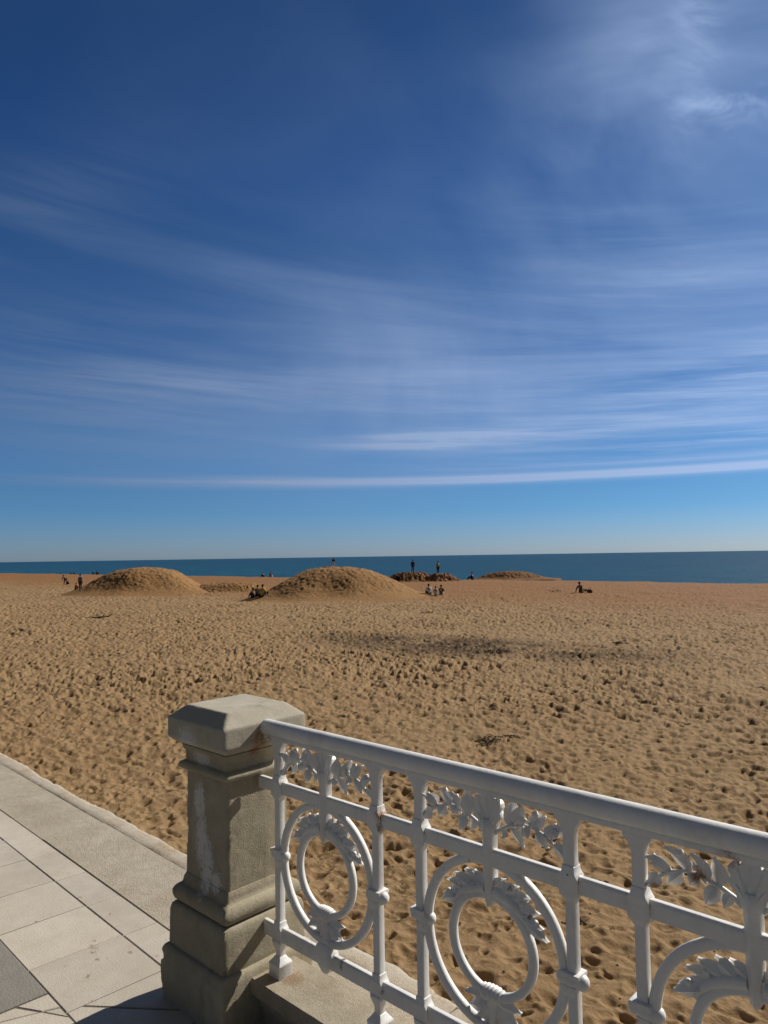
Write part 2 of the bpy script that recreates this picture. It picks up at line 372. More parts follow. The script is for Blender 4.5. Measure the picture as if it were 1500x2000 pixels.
# ------------------------------------------------------------------ sea
def sea():
    M = Mat('sea_water')
    v = M.mapped((.012, .07, 1)); v2 = M.mapped((.10, .35, 1))
    a = M.noise(1, 6, .6, .3, .7, v); b = M.noise(1, 5, .65, .35, .7, v2)
    sp = M.N('ShaderNodeSeparateXYZ'); M.L(M.o, sp.inputs[0])
    near = M.rng(sp.outputs[1], 700, 110)
    c = M.mix(near, (.014, .062, .128), (.014, .080, .142))
    c = M.mix(M.math('MULTIPLY', a, .65), c, (.007, .036, .070, 1))
    c = M.mix(M.math('MULTIPLY', b, .55), c, (.034, .118, .190, 1))
    M.col(c).rough(.5).spec(.025)
    h = M.math('ADD', M.noise(1, 5, .6, 0, 1, M.mapped((.25, .5, 1))), M.math('MULTIPLY', M.noise(1, 4, .6, 0, 1, M.mapped((1.2, 2.2, 1))), .3))
    M.bump(h, .8, .8)
    ys = [80]+list(np.geomspace(95, 60000, 40)); mb = MB(); xs = [-60000, -6000, -900, 0, 900, 6000, 60000]
    for y in ys:
        for x in xs: mb.v.append((x, y, -5.2))
    for i in range(len(ys)-1):
        for j in range(len(xs)-1):
            k = i*len(xs)+j; mb.f.append((k, k+1, k+len(xs)+1, k+len(xs)))
    tag(mb.build('sea', M.m), kind='structure')
sea()

# ------------------------------------------------------------------ promenade
TH = -.0345                       # the paving runs very slightly skew to the railing
P0 = Vector((-3., 1.765))
def fl(u, v):                     # paving coordinates (u along, v towards the sea) -> world
    c, s = math.cos(TH), math.sin(TH)
    return (P0.x + u*c - v*s, P0.y + u*s + v*c)
def poly_area_inset(poly, d):
    n = len(poly); out = []
    for i in range(n):
        a, b, c = Vector(poly[i-1]), Vector(poly[i]), Vector(poly[(i+1)%n])
        e1 = (b-a).normalized(); e2 = (c-b).normalized(); n1 = Vector((-e1.y, e1.x)); n2 = Vector((-e2.y, e2.x))
        k = n1 + n2; k = k/max(.25, k.dot(n1)) if k.length > 1e-6 else n1
        out.append(b + k*d)
    return out
def split(poly, a, b):            # cut a convex polygon by the line a-b
    a = Vector(a); d = Vector(b)-a; sd = lambda p: d.x*(p[1]-a.y) - d.y*(p[0]-a.x)
    A, B = [], []
    for i in range(len(poly)):
        p, q = Vector(poly[i]), Vector(poly[(i+1)%len(poly)]); s, t = sd(p), sd(q)
        (A if s >= 0 else B).append(p)
        if s*t < 0:
            m = p + (q-p)*(s/(s-t)); A.append(m); B.append(m)
    return [P for P in (A, B) if len(P) > 2]
def tiles(name, polys, mat, gap, thick, rnd, top=0., jag=0., tint=.075):
    bm = bmesh.new(); lay = bm.loops.layers.float_color.new('tint')
    for poly in polys:
        pts = poly_area_inset(poly, gap/2); pts2 = poly_area_inset(poly, gap/2 + .003)
        dz = rnd.uniform(-.0012, .0012); sl = (rnd.uniform(-.002, .002), rnd.uniform(-.002, .002)); t = 1 + rnd.uniform(-tint, tint)
        c = sum((Vector(p) for p in poly), Vector((0,0)))/len(poly)
        zz = lambda p: top + dz + sl[0]*(p[0]-c[0]) + sl[1]*(p[1]-c[1])
        lo = [bm.verts.new((*fl(*p), top-thick)) for p in pts]; hi = [bm.verts.new((*fl(*p), zz(p)-.003)) for p in pts]
        tp = [bm.verts.new((*fl(*p), zz(p))) for p in pts2]
        n = len(pts); fs = [bm.faces.new(tp)]
        for i in range(n):
            j = (i+1)%n; fs += [bm.faces.new((lo[i],lo[j],hi[j],hi[i])), bm.faces.new((hi[i],hi[j],tp[j],tp[i]))]
        for f in fs:
            for lp in f.loops: lp[lay] = (t, t*rnd.uniform(.995,1.005), t, 1)
    bmesh.ops.recalc_face_normals(bm, faces=bm.faces)
    me = bpy.data.meshes.new(name); bm.to_mesh(me); bm.free(); me.materials.append(mat)
    o = bpy.data.objects.new(name, me); COL.objects.link(o); return tag(o, kind='structure')
def mat_stone(name, c0, c1, stain, sc=1., rough=.75, pit=.5, stain_amt=.45, speck=.4):
    M = Mat(name)
    at = M.N('ShaderNodeAttribute'); at.attribute_name = 'tint'
    a = M.noise(2.2*sc, 7, .62, .3, .7); b = M.noise(11*sc, 7, .7, .35, .68); g = M.noise(140*sc, 3, .7, .3, .72); p = M.noise(420, 2, .6, .25, .7)
    c = M.mix(a, c0, c1); c = M.mix(M.math('MULTIPLY', b, .35), c, tuple(k*.82 for k in c0))
    st = M.math('MULTIPLY', M.noise(3.1*sc, 6, .7, .52, .72, M.mapped((1,1,1), loc=(7,3,1))), M.noise(28*sc, 5, .75, .4, .7))
    c = M.mix(M.math('MULTIPLY', st, stain_amt), c, stain)
    c = M.mix(M.math('MULTIPLY', M.math('MULTIPLY', g, p), speck), c, tuple(k*.45 for k in c0))
    return M, c, at, b, g
def use_tint(M, c, at):
    n = M.N('ShaderNodeMix'); n.data_type = 'RGBA'; n.blend_type = 'MULTIPLY'; n.inputs['Factor'].default_value = 1
    M.L(c, n.inputs['A']); M.L(at.outputs['Color'], n.inputs['B']); return n.outputs['Result']
def promenade():
    rnd = random.Random(4)
    Mc, c, at, b, g = mat_stone('cream_limestone_paving', (.49,.43,.345), (.565,.505,.415), (.30,.20,.13), rough=.6, speck=.22)
    c = use_tint(Mc, c, at)
    # old weed and leaf stains pressed into the slabs
    for p, r_ in (((-3.13,1.475,0),.035), ((-3.02,1.44,0),.02), ((-2.97,1.56,0),.02), ((-3.35,1.66,0),.018), ((-2.93,1.36,0),.022), ((-3.07,1.33,0),.016), ((-3.63,1.64,0),.02), ((-3.18,1.50,0),.018), ((-3.09,1.455,0),.022), ((-2.86,1.62,0),.018), ((-3.55,1.40,0),.014), ((-2.76,1.30,0),.014), ((-3.95,1.72,0),.016)):
        c = Mc.mix(Mc.math('MULTIPLY', Mc.math('MULTIPLY', Mc.spot(p, r_, .4, (1,1.4,1)), Mc.noise(55, 4, .7, .38, .58)), .75), c, (.20,.125,.085))
    grit = Mc.math('MULTIPLY', Mc.noise(3.4, 5, .7, .55, .75, Mc.mapped(loc=(5,9,2))), Mc.noise(90, 4, .8, .45, .6))
    c = Mc.mix(Mc.math('MULTIPLY', grit, .7), c, (.36,.25,.14))
    Mc.col(c).rough(.62).spec(.3).bump(Mc.math('ADD', Mc.math('MULTIPLY', b, .6), g), .25, .003)
    Mk, c, at, b, g = mat_stone('rough_kerb_stone', (.46,.395,.30), (.60,.52,.41), (.29,.235,.165), sc=1.3, speck=.38, stain_amt=.7)
    c = Mk.mix(Mk.math('MULTIPLY', Mk.math('MULTIPLY', Mk.noise(1.8, 5, .7, .52, .72, Mk.mapped(loc=(6,2,3))), Mk.noise(80, 4, .8, .42, .6)), .7), c, (.36,.25,.14))
    Mk.col(use_tint(Mk, c, at)).rough(.85).spec(.2).bump(Mk.math('ADD', Mk.math('MULTIPLY', b, .7), g), .6, .006)
    Me, c, at, b, g = mat_stone('edge_stone', (.50,.42,.32), (.60,.535,.43), (.32,.235,.15), sc=1.6, speck=.5, stain_amt=.7)
    c = Me.mix(Me.math('MULTIPLY', Me.math('MULTIPLY', Me.noise(2.6, 5, .7, .48, .68, Me.mapped(loc=(1,8,3))), Me.noise(70, 4, .8, .38, .6)), .8), c, (.33,.215,.11))
    Me.col(c).rough(.85).spec(.2).bump(Me.math('ADD', Me.math('MULTIPLY', b, .8), g), .5, .006)
    Mg, c, at, b, g = mat_stone('grey_paving', (.245,.225,.19), (.285,.262,.225), (.18,.155,.12), speck=.4)
    Mg.col(use_tint(Mg, c, at)).rough(.8).spec(.2).bump(Mg.math('ADD', Mg.math('MULTIPLY', b, .5), g), .35, .004)
    Mb, c, at, b, g = mat_stone('joint_mortar', (.12,.10,.072), (.19,.16,.12), (.06,.05,.04), sc=4, speck=.6)
    Mb.col(c).rough(.95)
    U0, U1 = -26., 12.
    # bed under the joints, body of the sea wall
    mb = MB(); q = [fl(U0,-7), fl(U1,-7), fl(U1,.462), fl(U0,.462)]
    mb.add([(x,y,-.003) for x,y in q] + [(x,y,-2.8) for x,y in q], [(0,1,2,3),(7,6,5,4),(0,4,5,1),(1,5,6,2),(2,6,7,3),(3,7,4,0)])
    tag(mb.build('promenade_bed', Mb.m, smooth=0), kind='structure')
    # row of narrow slabs against the kerb, and row of square slabs
    A = []; B = []; k = -1.31 - .389*60
    cr1 = (fl_inv(-2.85,1.20), fl_inv(-2.469,1.489))
    k = -.91 + .0
    for i in range(-56, 34):
        u = -.118 + .391*i
        if U0 < u < U1-.4: A.append([(u,-.1645), (u+.391,-.1645), (u+.391,.0012), (u,.0012)])
        u2 = -.135 + .391*i
        if U0 < u2 < U1-.4:
            t = [(u2,-.5562), (u2+.391,-.5562), (u2+.391,-.1615), (u2,-.1615)]
            B.append(t)
    # the last square slab by the pillar has cracked across its corner
    B2 = []
    for t in B:
        c0 = sum(p[0] for p in t)/4
        if .25 < c0 < .65: B2 += split(t, fl_inv(-2.817,1.213), fl_inv(-2.469,1.489))
        else: B2.append(t)
    tiles('cream_paving', A + B2, Mc.m, .0060, .05, rnd)
    # wide bands: big grey panels, cream slabs between them
    G = []; Cc = []
    for row in range(4):
        v1 = -.555 - row*1.6; v0 = v1 - 1.6
        for i in range(-8, 5):
            ug = .085 + i*2.75
            G.append([(ug-2.36, v0), (ug, v0), (ug, v1), (ug-2.36, v1)])
            s_ = [(ug, v0), (ug+.39, v0), (ug+.39, v1), (ug, v1)]
            if row == 0:
                hi = [(ug, v1-.39), (ug+.39, v1-.39), (ug+.39, v1), (ug, v1)]; lo_ = [(ug, v0), (ug+.39, v0), (ug+.39, v1-.39), (ug, v1-.39)]
                if i == 0:
                    for p in split(hi, fl_inv(-2.945,1.085), fl_inv(-2.837,1.143)): Cc += split(p, fl_inv(-2.837,1.143), fl_inv(-2.80,1.235)) if p is not None and len(p) and max(q[1] for q in p) > v1-.01 else [p]
                else: Cc.append(hi)
                Cc.append(lo_)
            else: Cc += [[(ug, v0), (ug+.39, v0), (ug+.39, v0+.8), (ug, v0+.8)], [(ug, v0+.8), (ug+.39, v0+.8), (ug+.39, v1), (ug, v1)]]
    tiles('grey_paving', G, Mg.m, .006, .05, rnd); tiles('cream_paving_band', Cc, Mc.m, .0045, .05, rnd)
    # coarse kerb slabs
    K = []; u = U0
    while u < U1-.5:
        w = 2.9 + rnd.uniform(-.5,.5); K.append([(u,0),(min(u+w,U1),0),(min(u+w,U1),.3735),(u,.3735)]); u += w
    tiles('kerb_strip', K, Mk.m, .003, .12, rnd, top=.001, tint=.06)
    # outer edge stones with a broken arris: a dense strip pushed about by noise
    n = 3800; uu = np.linspace(U0, U1, n); rows = []
    outer = .492 + .030*vnoise(uu*3.3, uu*0, 8) + .024*vnoise(uu*11, uu*0, 9) + .010*vnoise(uu*34, uu*0, 10) + .03*(vnoise(uu*1.1, uu*0, 12) > .22)*vnoise(uu*7, uu*0+3, 13)
    for t_, dz in ((0,-.0006),(.02,.0016),(.35,.002),(.7,.001),(.9,-.002),(1.,-.014),(1.012,-.05),(1.005,-.12),(.995,-.5),(1.0,-2.6)):
        v = .3712 + (outer-.3712)*t_
        zz = dz + (.0012*vnoise(uu*14, v*14, 14) + .0014*vnoise(uu*40, v*40, 15))*(1 if t_ > .01 else 0)
        j = np.abs(((uu - .35) % .92) - .46) > .455        # joints between the stones
        zz = zz - j*.006*(t_ < 1)
        c_, s_ = math.cos(TH), math.sin(TH)
        rows.append(np.stack([P0.x + uu*c_ - v*s_, P0.y + uu*s_ + v*c_, zz], -1))
    tag(grid_object('edge_strip', np.stack(rows, 0), len(rows), n, Me.m), kind='structure')
def fl_inv(x, y):
    d = Vector((x,y)) - P0; c, s = math.cos(TH), math.sin(TH); return (d.x*c + d.y*s, -d.x*s + d.y*c)
promenade()

# ------------------------------------------------------------------ stone pillar
PX, PY = -2.39, 1.69
def pillar():
    root = empty('stone_pillar', (PX, PY, 0))
    tag(root, 'weathered beige stone pillar with moulded base and chamfered cap at the end of the white railing', 'pillar')
    M = Mat('weathered_stone')
    a = M.noise(3.2, 7, .62, .3, .7); b = M.noise(14, 7, .7, .32, .68); g = M.noise(190, 3, .7, .3, .7)
    c = M.mix(a, (.375,.325,.225), (.49,.435,.32)); c = M.mix(M.math('MULTIPLY', b, .35), c, (.29,.24,.16))
    # dark algae streaks running down, rust-brown smears, dark grime in blotches
    streak = M.noise(1, 6, .65, .50, .74, M.mapped((26, 26, 2.2)))
    c = M.mix(M.math('MULTIPLY', streak, .35), c, (.13,.112,.08))
    c = M.mix(M.math('MULTIPLY', M.noise(5.5, 6, .72, .54, .74, M.mapped(loc=(3,1,5))), .5), c, (.14,.115,.08))
    # worn whitish patches on the promenade face
    sp = M.N('ShaderNodeSeparateXYZ'); M.L(M.o, sp.inputs[0]); front = M.rng(sp.outputs[1], -.118, -.128)
    rag = M.noise(42, 6, .75, .28, .47)
    def patch(p, rad, sc): return M.spot(p, rad, .75, sc)
    wh = M.math('MAXIMUM', patch((-.03,-.137,.60), .05, (1,0,.42)), patch((.005,-.137,.52), .047, (1,0,.38)))
    wh = M.math('MAXIMUM', wh, patch((-.045,-.137,.735), .045, (1,0,.5)))
    wh = M.math('MAXIMUM', wh, patch((.065,-.137,.475), .035, (.8,0,.8)))
    cap = M.math('MAXIMUM', patch((-.05,-.185,.985), .055, (.8,0,1.3)), patch((-.02,-.15,.90), .05, (.7,0,1.6)))
    wh = M.math('MULTIPLY', M.math('MULTIPLY', M.math('MAXIMUM', wh, M.math('MULTIPLY', cap, .7)), rag), front)
    c = M.mix(M.math('MULTIPLY', wh, .95), c, (.70,.67,.62))
    # rust run below the handrail fixing
    rs = M.math('MULTIPLY', M.spot((.175,-.03,.955), .03, .5, (.4,1,.45)), M.noise(50, 4, .7, .35, .55))
    c = M.mix(M.math('MULTIPLY', rs, .8), c, (.26,.12,.03))
    c = M.mix(M.math('MULTIPLY', g, .22), c, (.12,.10,.07))
    M.col(c).rough(.9).spec(.15).bump(M.math('ADD', b, M.math('MULTIPLY', g, .6)), .35, .004)
    # the cap is of paler, cleaner stone
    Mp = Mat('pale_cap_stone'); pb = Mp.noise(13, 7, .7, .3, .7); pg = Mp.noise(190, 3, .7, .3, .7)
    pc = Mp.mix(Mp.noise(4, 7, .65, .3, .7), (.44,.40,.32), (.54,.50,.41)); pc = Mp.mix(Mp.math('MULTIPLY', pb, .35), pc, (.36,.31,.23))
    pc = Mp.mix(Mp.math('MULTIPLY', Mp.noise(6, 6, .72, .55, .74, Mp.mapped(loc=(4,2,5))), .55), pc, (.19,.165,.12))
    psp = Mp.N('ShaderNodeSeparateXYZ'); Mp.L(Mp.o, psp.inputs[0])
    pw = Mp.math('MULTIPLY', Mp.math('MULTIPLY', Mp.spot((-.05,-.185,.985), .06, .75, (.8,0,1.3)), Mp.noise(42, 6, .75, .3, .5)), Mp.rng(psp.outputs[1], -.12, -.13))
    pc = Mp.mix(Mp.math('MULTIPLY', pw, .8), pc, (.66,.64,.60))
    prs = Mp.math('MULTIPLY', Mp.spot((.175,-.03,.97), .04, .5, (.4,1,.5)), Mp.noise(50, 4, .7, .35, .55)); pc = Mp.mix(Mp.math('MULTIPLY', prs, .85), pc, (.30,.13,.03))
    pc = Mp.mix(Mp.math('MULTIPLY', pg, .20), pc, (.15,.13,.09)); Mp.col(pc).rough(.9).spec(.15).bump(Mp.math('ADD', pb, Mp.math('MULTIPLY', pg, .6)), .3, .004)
    rnd = np.random.RandomState(2)
    def part(name, prof, seed, chip=.004, nseg=30, rad=.006, mt=None):
        # prof (z, half width) resampled finely; square rings with softly rounded, chipped corners
        pts = []
        for (z0,w0),(z1,w1) in zip(prof[:-1], prof[1:]):
            L = math.hypot(z1-z0, w1-w0); k = max(1, int(L/.008))
            pts += [(z0+(z1-z0)*i/k, w0+(w1-w0)*i/k) for i in range(k)]
        pts.append(prof[-1]); rings = []
        t = np.linspace(-1, 1, nseg, endpoint=False)
        t = np.sign(t)*np.abs(t)**.8
        for z, w in pts:
            one = np.ones(nseg)
            X = np.concatenate([t, one, -t, -one]); Y = np.concatenate([-one, t, one, -t])
            # round the corner
            m = np.minimum(np.abs(X), np.abs(Y)); k = 1 - np.clip((m - (1-rad/w)) / (rad/w), 0, 1)**2*(rad/w)*.35
            x, y = X*w*k, Y*w*k
            zz = np.full_like(x, z)
            ed = np.clip((m-.90)/.10, 0, 1)**1.5
            ch = chip*np.clip(vnoise(x*17+seed, zz*17+y*13, seed)*2.2 - .25 + vnoise(x*60, zz*60+y*47, seed+1), 0, 1)*(.15+ed*2.2)
            sm = .0008*vnoise(x*25+y*31, zz*25, seed+2) + .0007*vnoise(x*90+y*77, zz*90, seed+3)
            s_ = 1 - (ch + sm)/w
            rings.append([(PX + x[i]*s_[i], PY + y[i]*s_[i], z) for i in range(len(x))])
        mb = MB(); mb.loft(rings); return mb.build(name, mt or M.m, root, (PX,PY,0), smooth=38)
    part('base_block', [(-.02,.197),(.03,.203),(.11,.207),(.175,.204),(.192,.198),(.198,.190)], 3, .012)
    part('plinth_block', [(.196,.181),(.21,.1835),(.325,.181),(.345,.176),(.352,.168),(.354,.150)], 8, .006)
    tor = [(.350,.150)] + [(.3865 - .0335*math.cos(a_), .150 + .026*math.sin(a_)) for a_ in np.linspace(.15, math.pi-.1, 12)] + [(.424,.150),(.428,.1475),(.446,.1455),(.458,.139)]
    part('base_moulding', tor, 14, .004)
    part('shaft', [(.455,.137),(.85,.136)], 21, .004)
    neck = [(.846,.137)] + [(.862 - .017*math.cos(a_), .140 + .020*math.sin(a_)) for a_ in np.linspace(.1, math.pi-.1, 10)] + [(.880,.143),(.884,.139),(.915,.140),(.925,.148),(.940,.152)]
    part('neck_moulding', neck, 30, .006)
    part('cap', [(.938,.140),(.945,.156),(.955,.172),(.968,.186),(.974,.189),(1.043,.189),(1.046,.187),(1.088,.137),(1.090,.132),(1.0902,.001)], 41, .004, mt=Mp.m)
pillar()

# ------------------------------------------------------------------ railing kerb and railing
RX0, RX1 = -2.186, 2.6
def railing_kerb():
    M = Mat('stained_kerb_stone')
    a = M.noise(3, 7, .65, .3, .7); b = M.noise(16, 7, .7, .35, .68); g = M.noise(210, 3, .7, .3, .7)
    c = M.mix(a, (.36,.305,.22), (.47,.41,.31)); c = M.mix(M.math('MULTIPLY', b, .4), c, (.28,.22,.15))
    c = M.mix(M.math('MULTIPLY', M.noise(5, 6, .7, .5, .72, M.mapped(loc=(2,4,1))), .55), c, (.25,.17,.095))
    c = M.mix(M.math('MULTIPLY', g, .25), c, (.15,.12,.08))
    for x in (-2.127, -1.637, -1.457, -.958):
        c = M.mix(M.math('MULTIPLY', M.spot((x-RX0+.05, .0, .17), .055, .4, (.8,1,1)), .55), c, (.24,.12,.045))
    M.col(c).rough(.85).spec(.2).bump(M.math('ADD', b, g), .45, .004)
    prof = [(1.655,-.02),(1.655,.045),(1.640,.060),(1.640,.085),(1.622,.105),(1.614,.108),(1.612,.112),(1.600,.118),(1.600,.160),(1.606,.169),(1.800,.169),(1.806,.160),(1.806,.10),(1.83,.09),(1.83,-.02)]
    xs = np.arange(RX0, RX1, .02); rings = []
    for x in xs:
        r_ = []
        for i, (y, z) in enumerate(prof):
            e = .006*max(0., float(vnoise(np.array([x*9.]), np.array([i*3.]), 5)[0])*2 - .35) if i in (8,9,10,11) else 0
            r_.append((x, y + (e if y < 1.7 else -e), z - e*.7 + .0012*float(vnoise(np.array([x*30.]), np.array([i*7.]), 6)[0])))
        rings.append(r_)
    mb = MB(); mb.loft(rings)
    o = mb.build('railing_kerb', M.m, None, (RX0, 1.7, 0), smooth=35); o.location = (RX0, 1.7, 0)
    tag(o, 'long raised stone kerb carrying the feet of the white railing', 'kerb')
railing_kerb()

def railing():
    OX, OY = RX0, 1.69
    root = empty('cast_iron_railing', (OX, OY, .169))
    tag(root, 'ornate white painted cast iron railing with round handrail and leaf work', 'railing')
    og = (OX, OY, .169)
    M = Mat('white_paint')
    a = M.noise(6, 6, .6, .3, .7); g = M.noise(70, 4, .7, .35, .7)
    c = M.mix(a, (.75,.735,.70), (.83,.815,.775)); c = M.mix(M.math('MULTIPLY', g, .10), c, (.46,.44,.42))
    rag = M.noise(75, 5, .7, .34, .54)
    def rust(x, z, r_, k=.9, sc=(1,1,1), colr=(.33,.12,.02)):
        nonlocal c
        c = M.mix(M.math('MULTIPLY', M.math('MULTIPLY', M.spot((x-OX, 0, z-.169), r_, .35, (sc[0], sc[1]*.3, sc[2])), rag), k), c, colr)
    rust(-1.612, .838, .024, 1.0); rust(-1.612, .80, .016, .8, (1,1,.3), (.20,.11,.05)); rust(-1.612, .312, .012, .9, (1,1,1), (.12,.06,.03))
    rust(-1.80, .325, .012, 1.0, (1,1,.5), (.05,.03,.02)); rust(-.64, .93, .026, .9); rust(-.74, .875, .020, .8); rust(-.57, .985, .03, .8)
    rust(-1.14, .755, .010, .9, (1,1,1), (.12,.05,.02)); rust(-1.08, .70, .010, .8, (1,1,1), (.14,.07,.03)); rust(-1.27, .795, .008, .8, (1,1,1), (.16,.10,.05)); rust(-2.165, 1.0, .02, .7, (1,1,.6))
    for x in (-2.127, -1.637, -1.457, -.958, -.777):
        rust(x+.024, .835, .008, .7, (1,1,.5), (.24,.14,.07)); rust(x+.02, .565, .007, .7, (1,1,.4), (.20,.14,.09)); rust(x-.01, .178, .02, .7, (.6,1,1), (.26,.14,.06))
    # pinholes and small chips
    vo = M.N('ShaderNodeTexVoronoi'); vo.inputs['Scale'].default_value = 16; M.L(M.o, vo.inputs['Vector'])
    pin = M.math('MULTIPLY', M.rng(vo.outputs['Distance'], .05, .03), M.noise(5, 2, .5, .48, .56))
    c = M.mix(M.math('MULTIPLY', pin, .85), c, (.08,.05,.035))
    grime = M.math('MULTIPLY', M.noise(9, 5, .7, .5, .75, M.mapped((1,1,.35))), .36); c = M.mix(grime, c, (.40,.37,.33))
    M.col(c).rough(M.rng(a, 0, 1, .34, .5)).spec(.45).bump(M.math('ADD', M.noise(24, 4, .6, 0, 1), M.math('MULTIPLY', g, .4)), .16, .003)
    MT = M.m
    Y = OY; BAL = [-2.127, -1.637]; PER = .6775; NB = 7
    # handrail: round tube with a slight flat underneath, resting on a thin fillet bar
    mb = MB(); n = 24; xs = list(np.linspace(-2.203, RX1, 60)); rings = []
    for x in xs: rings.append([(x, Y + .0285*math.cos(2*math.pi*k/n), 1.0265 + .0285*max(-.86, math.sin(2*math.pi*k/n))) for k in range(n)])
    mb.loft(rings); mb.build('handrail', MT, root, og, smooth=50)
    mb = MB(); mb.box(-2.20, RX1, Y-.0165, Y+.0165, .988, 1.003); mb.build('handrail_fillet', MT, root, og, bevel=.003)
    posts = []
    for b in range(NB):
        posts += [-2.127 + .0 + PER*b - (0 if b == 0 else .004), -1.637 + PER*b]
    posts = [-2.127, -1.637, -1.457, -.958, -.777, -.281, -.099, .397, .58, 1.07, 1.255, 1.75, 1.93, 2.43]
    ends = [-2.213] + posts + [RX1]
    # horizontal bars run between the posts, bevelled top
    def hbar(name, z0, z1, pairs, hw):
        mb = MB()
        for x0, x1 in pairs:
            zt = z1
            mb.loft([[(x, Y-hw, z0),(x, Y-hw, zt-.006),(x, Y-hw+.006, zt),(x, Y+hw-.006, zt),(x, Y+hw, zt-.006),(x, Y+hw, z0)] for x in (x0, x1)])
        mb.build(name, MT, root, og, bevel=.002)
    gaps = [(-2.235, posts[0]-.010)] + [(posts[i]+.010, posts[i+1]-.010) for i in range(len(posts)-1)]
    hbar('middle_rail', .803, .845, gaps, .0125); hbar('bottom_rail', .288, .336, [( -2.215, posts[0]-.010)] + gaps[1:], .0125)
    def prof_sq(mb, x, prof): mb.sqloft(x, Y, prof)
    for i, x in enumerate(posts):
        mb = MB(); w = .0132
        # bracket head under the handrail, stem, block at the middle rail
        mb.loft([[(x-a_, Y-d_, z),(x+a_, Y-d_, z),(x+a_, Y+d_, z),(x-a_, Y+d_, z)] for z, a_, d_ in
                 ((.862,.0165,.0135),(.875,.0150,.0130),(.945,.0150,.0130),(.952,.0185,.0140),(.962,.0200,.0145),(.970,.0270,.0150),(.980,.0345,.0160),(.990,.0360,.0165))])
        mb.sqloft(x, Y, [(.336,w+.003),(.352,w),(.790,w),(.80,w+.002)])
        mb.sqloft(x, Y, [(.169,.011),(.235,.0125),(.250,.0125),(.262,.0150),(.278,.021),(.290,.0225)])
        mb.build('baluster', MT, root, og, bevel=.0035)
        bal = COL.objects[-1] if False else bpy.data.objects[[o.name for o in root.children][-1]]
        for z, nm in ((.824, 'upper_node'), (.312, 'lower_node')):
            k = 1 if z > .5 else .96
            mb = MB(); mb.loft([[(x-a_*k, Y-d_*k, z+h),(x+a_*k, Y-d_*k, z+h),(x+a_*k, Y+d_*k, z+h),(x-a_*k, Y+d_*k, z+h)] for h, a_, d_ in
                ((-.044,.0145,.0145),(-.034,.018,.017),(-.028,.0265,.0185),(.012,.0265,.0185),(.018,.0250,.0205),(.026,.0195,.0195),(.034,.0170,.0170),(.042,.0170,.0170),(.044,.0145,.0145))])
            o = mb.build(nm, MT, bal, og, bevel=.003)
        mb = MB(); mb.sqloft(x, Y, [(.166,.0300),(.205,.0290),(.210,.0305),(.214,.0300),(.228,.0185),(.236,.0140)]); mb.build('foot', MT, bal, og, bevel=.003)
    cs = [(posts[2*k]+posts[2*k+1])/2 for k in range(NB)]
    for bi, cx in enumerate(cs):
        if cx > RX1-.2: continue
        zc = .585; half = (posts[2*bi+1]-posts[2*bi])/2; Ro = half - .0245
        mb = MB(); mb.ring((cx, Y, zc), Ro, .0135, .0125); mb.build('outer_ring', MT, root, og, smooth=50)
        mb = MB(); mb.ring((cx, Y, zc), .132, .0120, .0115); mb.build('inner_ring', MT, root, og, smooth=50)
        # rolled clasps binding the ring to each post: a bar with a ball end
        for sgn in (-1, 1):
            xb = cx + sgn*half; mb = MB()
            mb.lathe((xb - sgn*.008, Y, zc), (sgn, 0, 0), [(-.040,.001),(-.038,.010),(-.032,.0165),(-.022,.0200),(.0,.0205),(.014,.0200),(.020,.0165),(.022,.0150),(.026,.0185),(.034,.0195),(.042,.0150),(.047,.006),(.048,.001)], 16)
            mb.box(xb-.028, xb+.024, Y-.0235, Y+.0235, zc+.010, zc+.0225)
            mb.sqloft(xb-sgn*.010, Y, [(zc-.042,.014),(zc-.030,.020),(zc-.012,.022)], .8)
            mb.build('clasp', MT, root, og, bevel=.002)
        # upright keel from the crown leaf down to the inner ring
        mb = MB()
        mb.loft([[(cx-a_, Y-.010, z),(cx-a_*.12, Y-.025*d_, z),(cx+a_*.12, Y-.025*d_, z),(cx+a_, Y-.012, z),(cx+a_, Y+.016, z),(cx+a_*.35, Y+.026*d_, z),(cx-a_*.35, Y+.026*d_, z),(cx-a_, Y+.016, z)] for z, a_, d_ in
                 ((.690,.006,.6),(.700,.012,.8),(.740,.0135,.9),(.775,.0165,1),(.885,.0170,1),(.895,.0210,1.05),(.915,.0215,1.05),(.925,.0150,.8))])
        mb.build('upright', MT, root, og, bevel=.002)
        # crown: lobed palmette
        lob = []
        half_ = [(.000,.994),(.010,.992),(.018,.984),(.021,.976),(.027,.983),(.037,.980),(.045,.971),(.046,.960),(.040,.950),(.045,.943),(.046,.934),(.039,.926),(.032,.918),(.028,.905),(.020,.892)]
        poly = [(cx+x_, z_) for x_, z_ in half_] + [(cx-x_, z_) for x_, z_ in reversed(half_[1:])]
        mb = MB(); mb.prism(list(reversed(poly)), Y-.0095, Y+.0120)
        for dx, zt in ((0,.985),(-.026,.972),(.026,.972),(-.03,.936),(.03,.936)):
            mb.leaf((cx+dx*.3, Y-.009, .905), (cx+dx, Y-.009, zt), .020, .004, 0)
        mb.build('crown_leaf', MT, root, og, bevel=.0025, smooth=60)
        rnd = random.Random(10+bi)
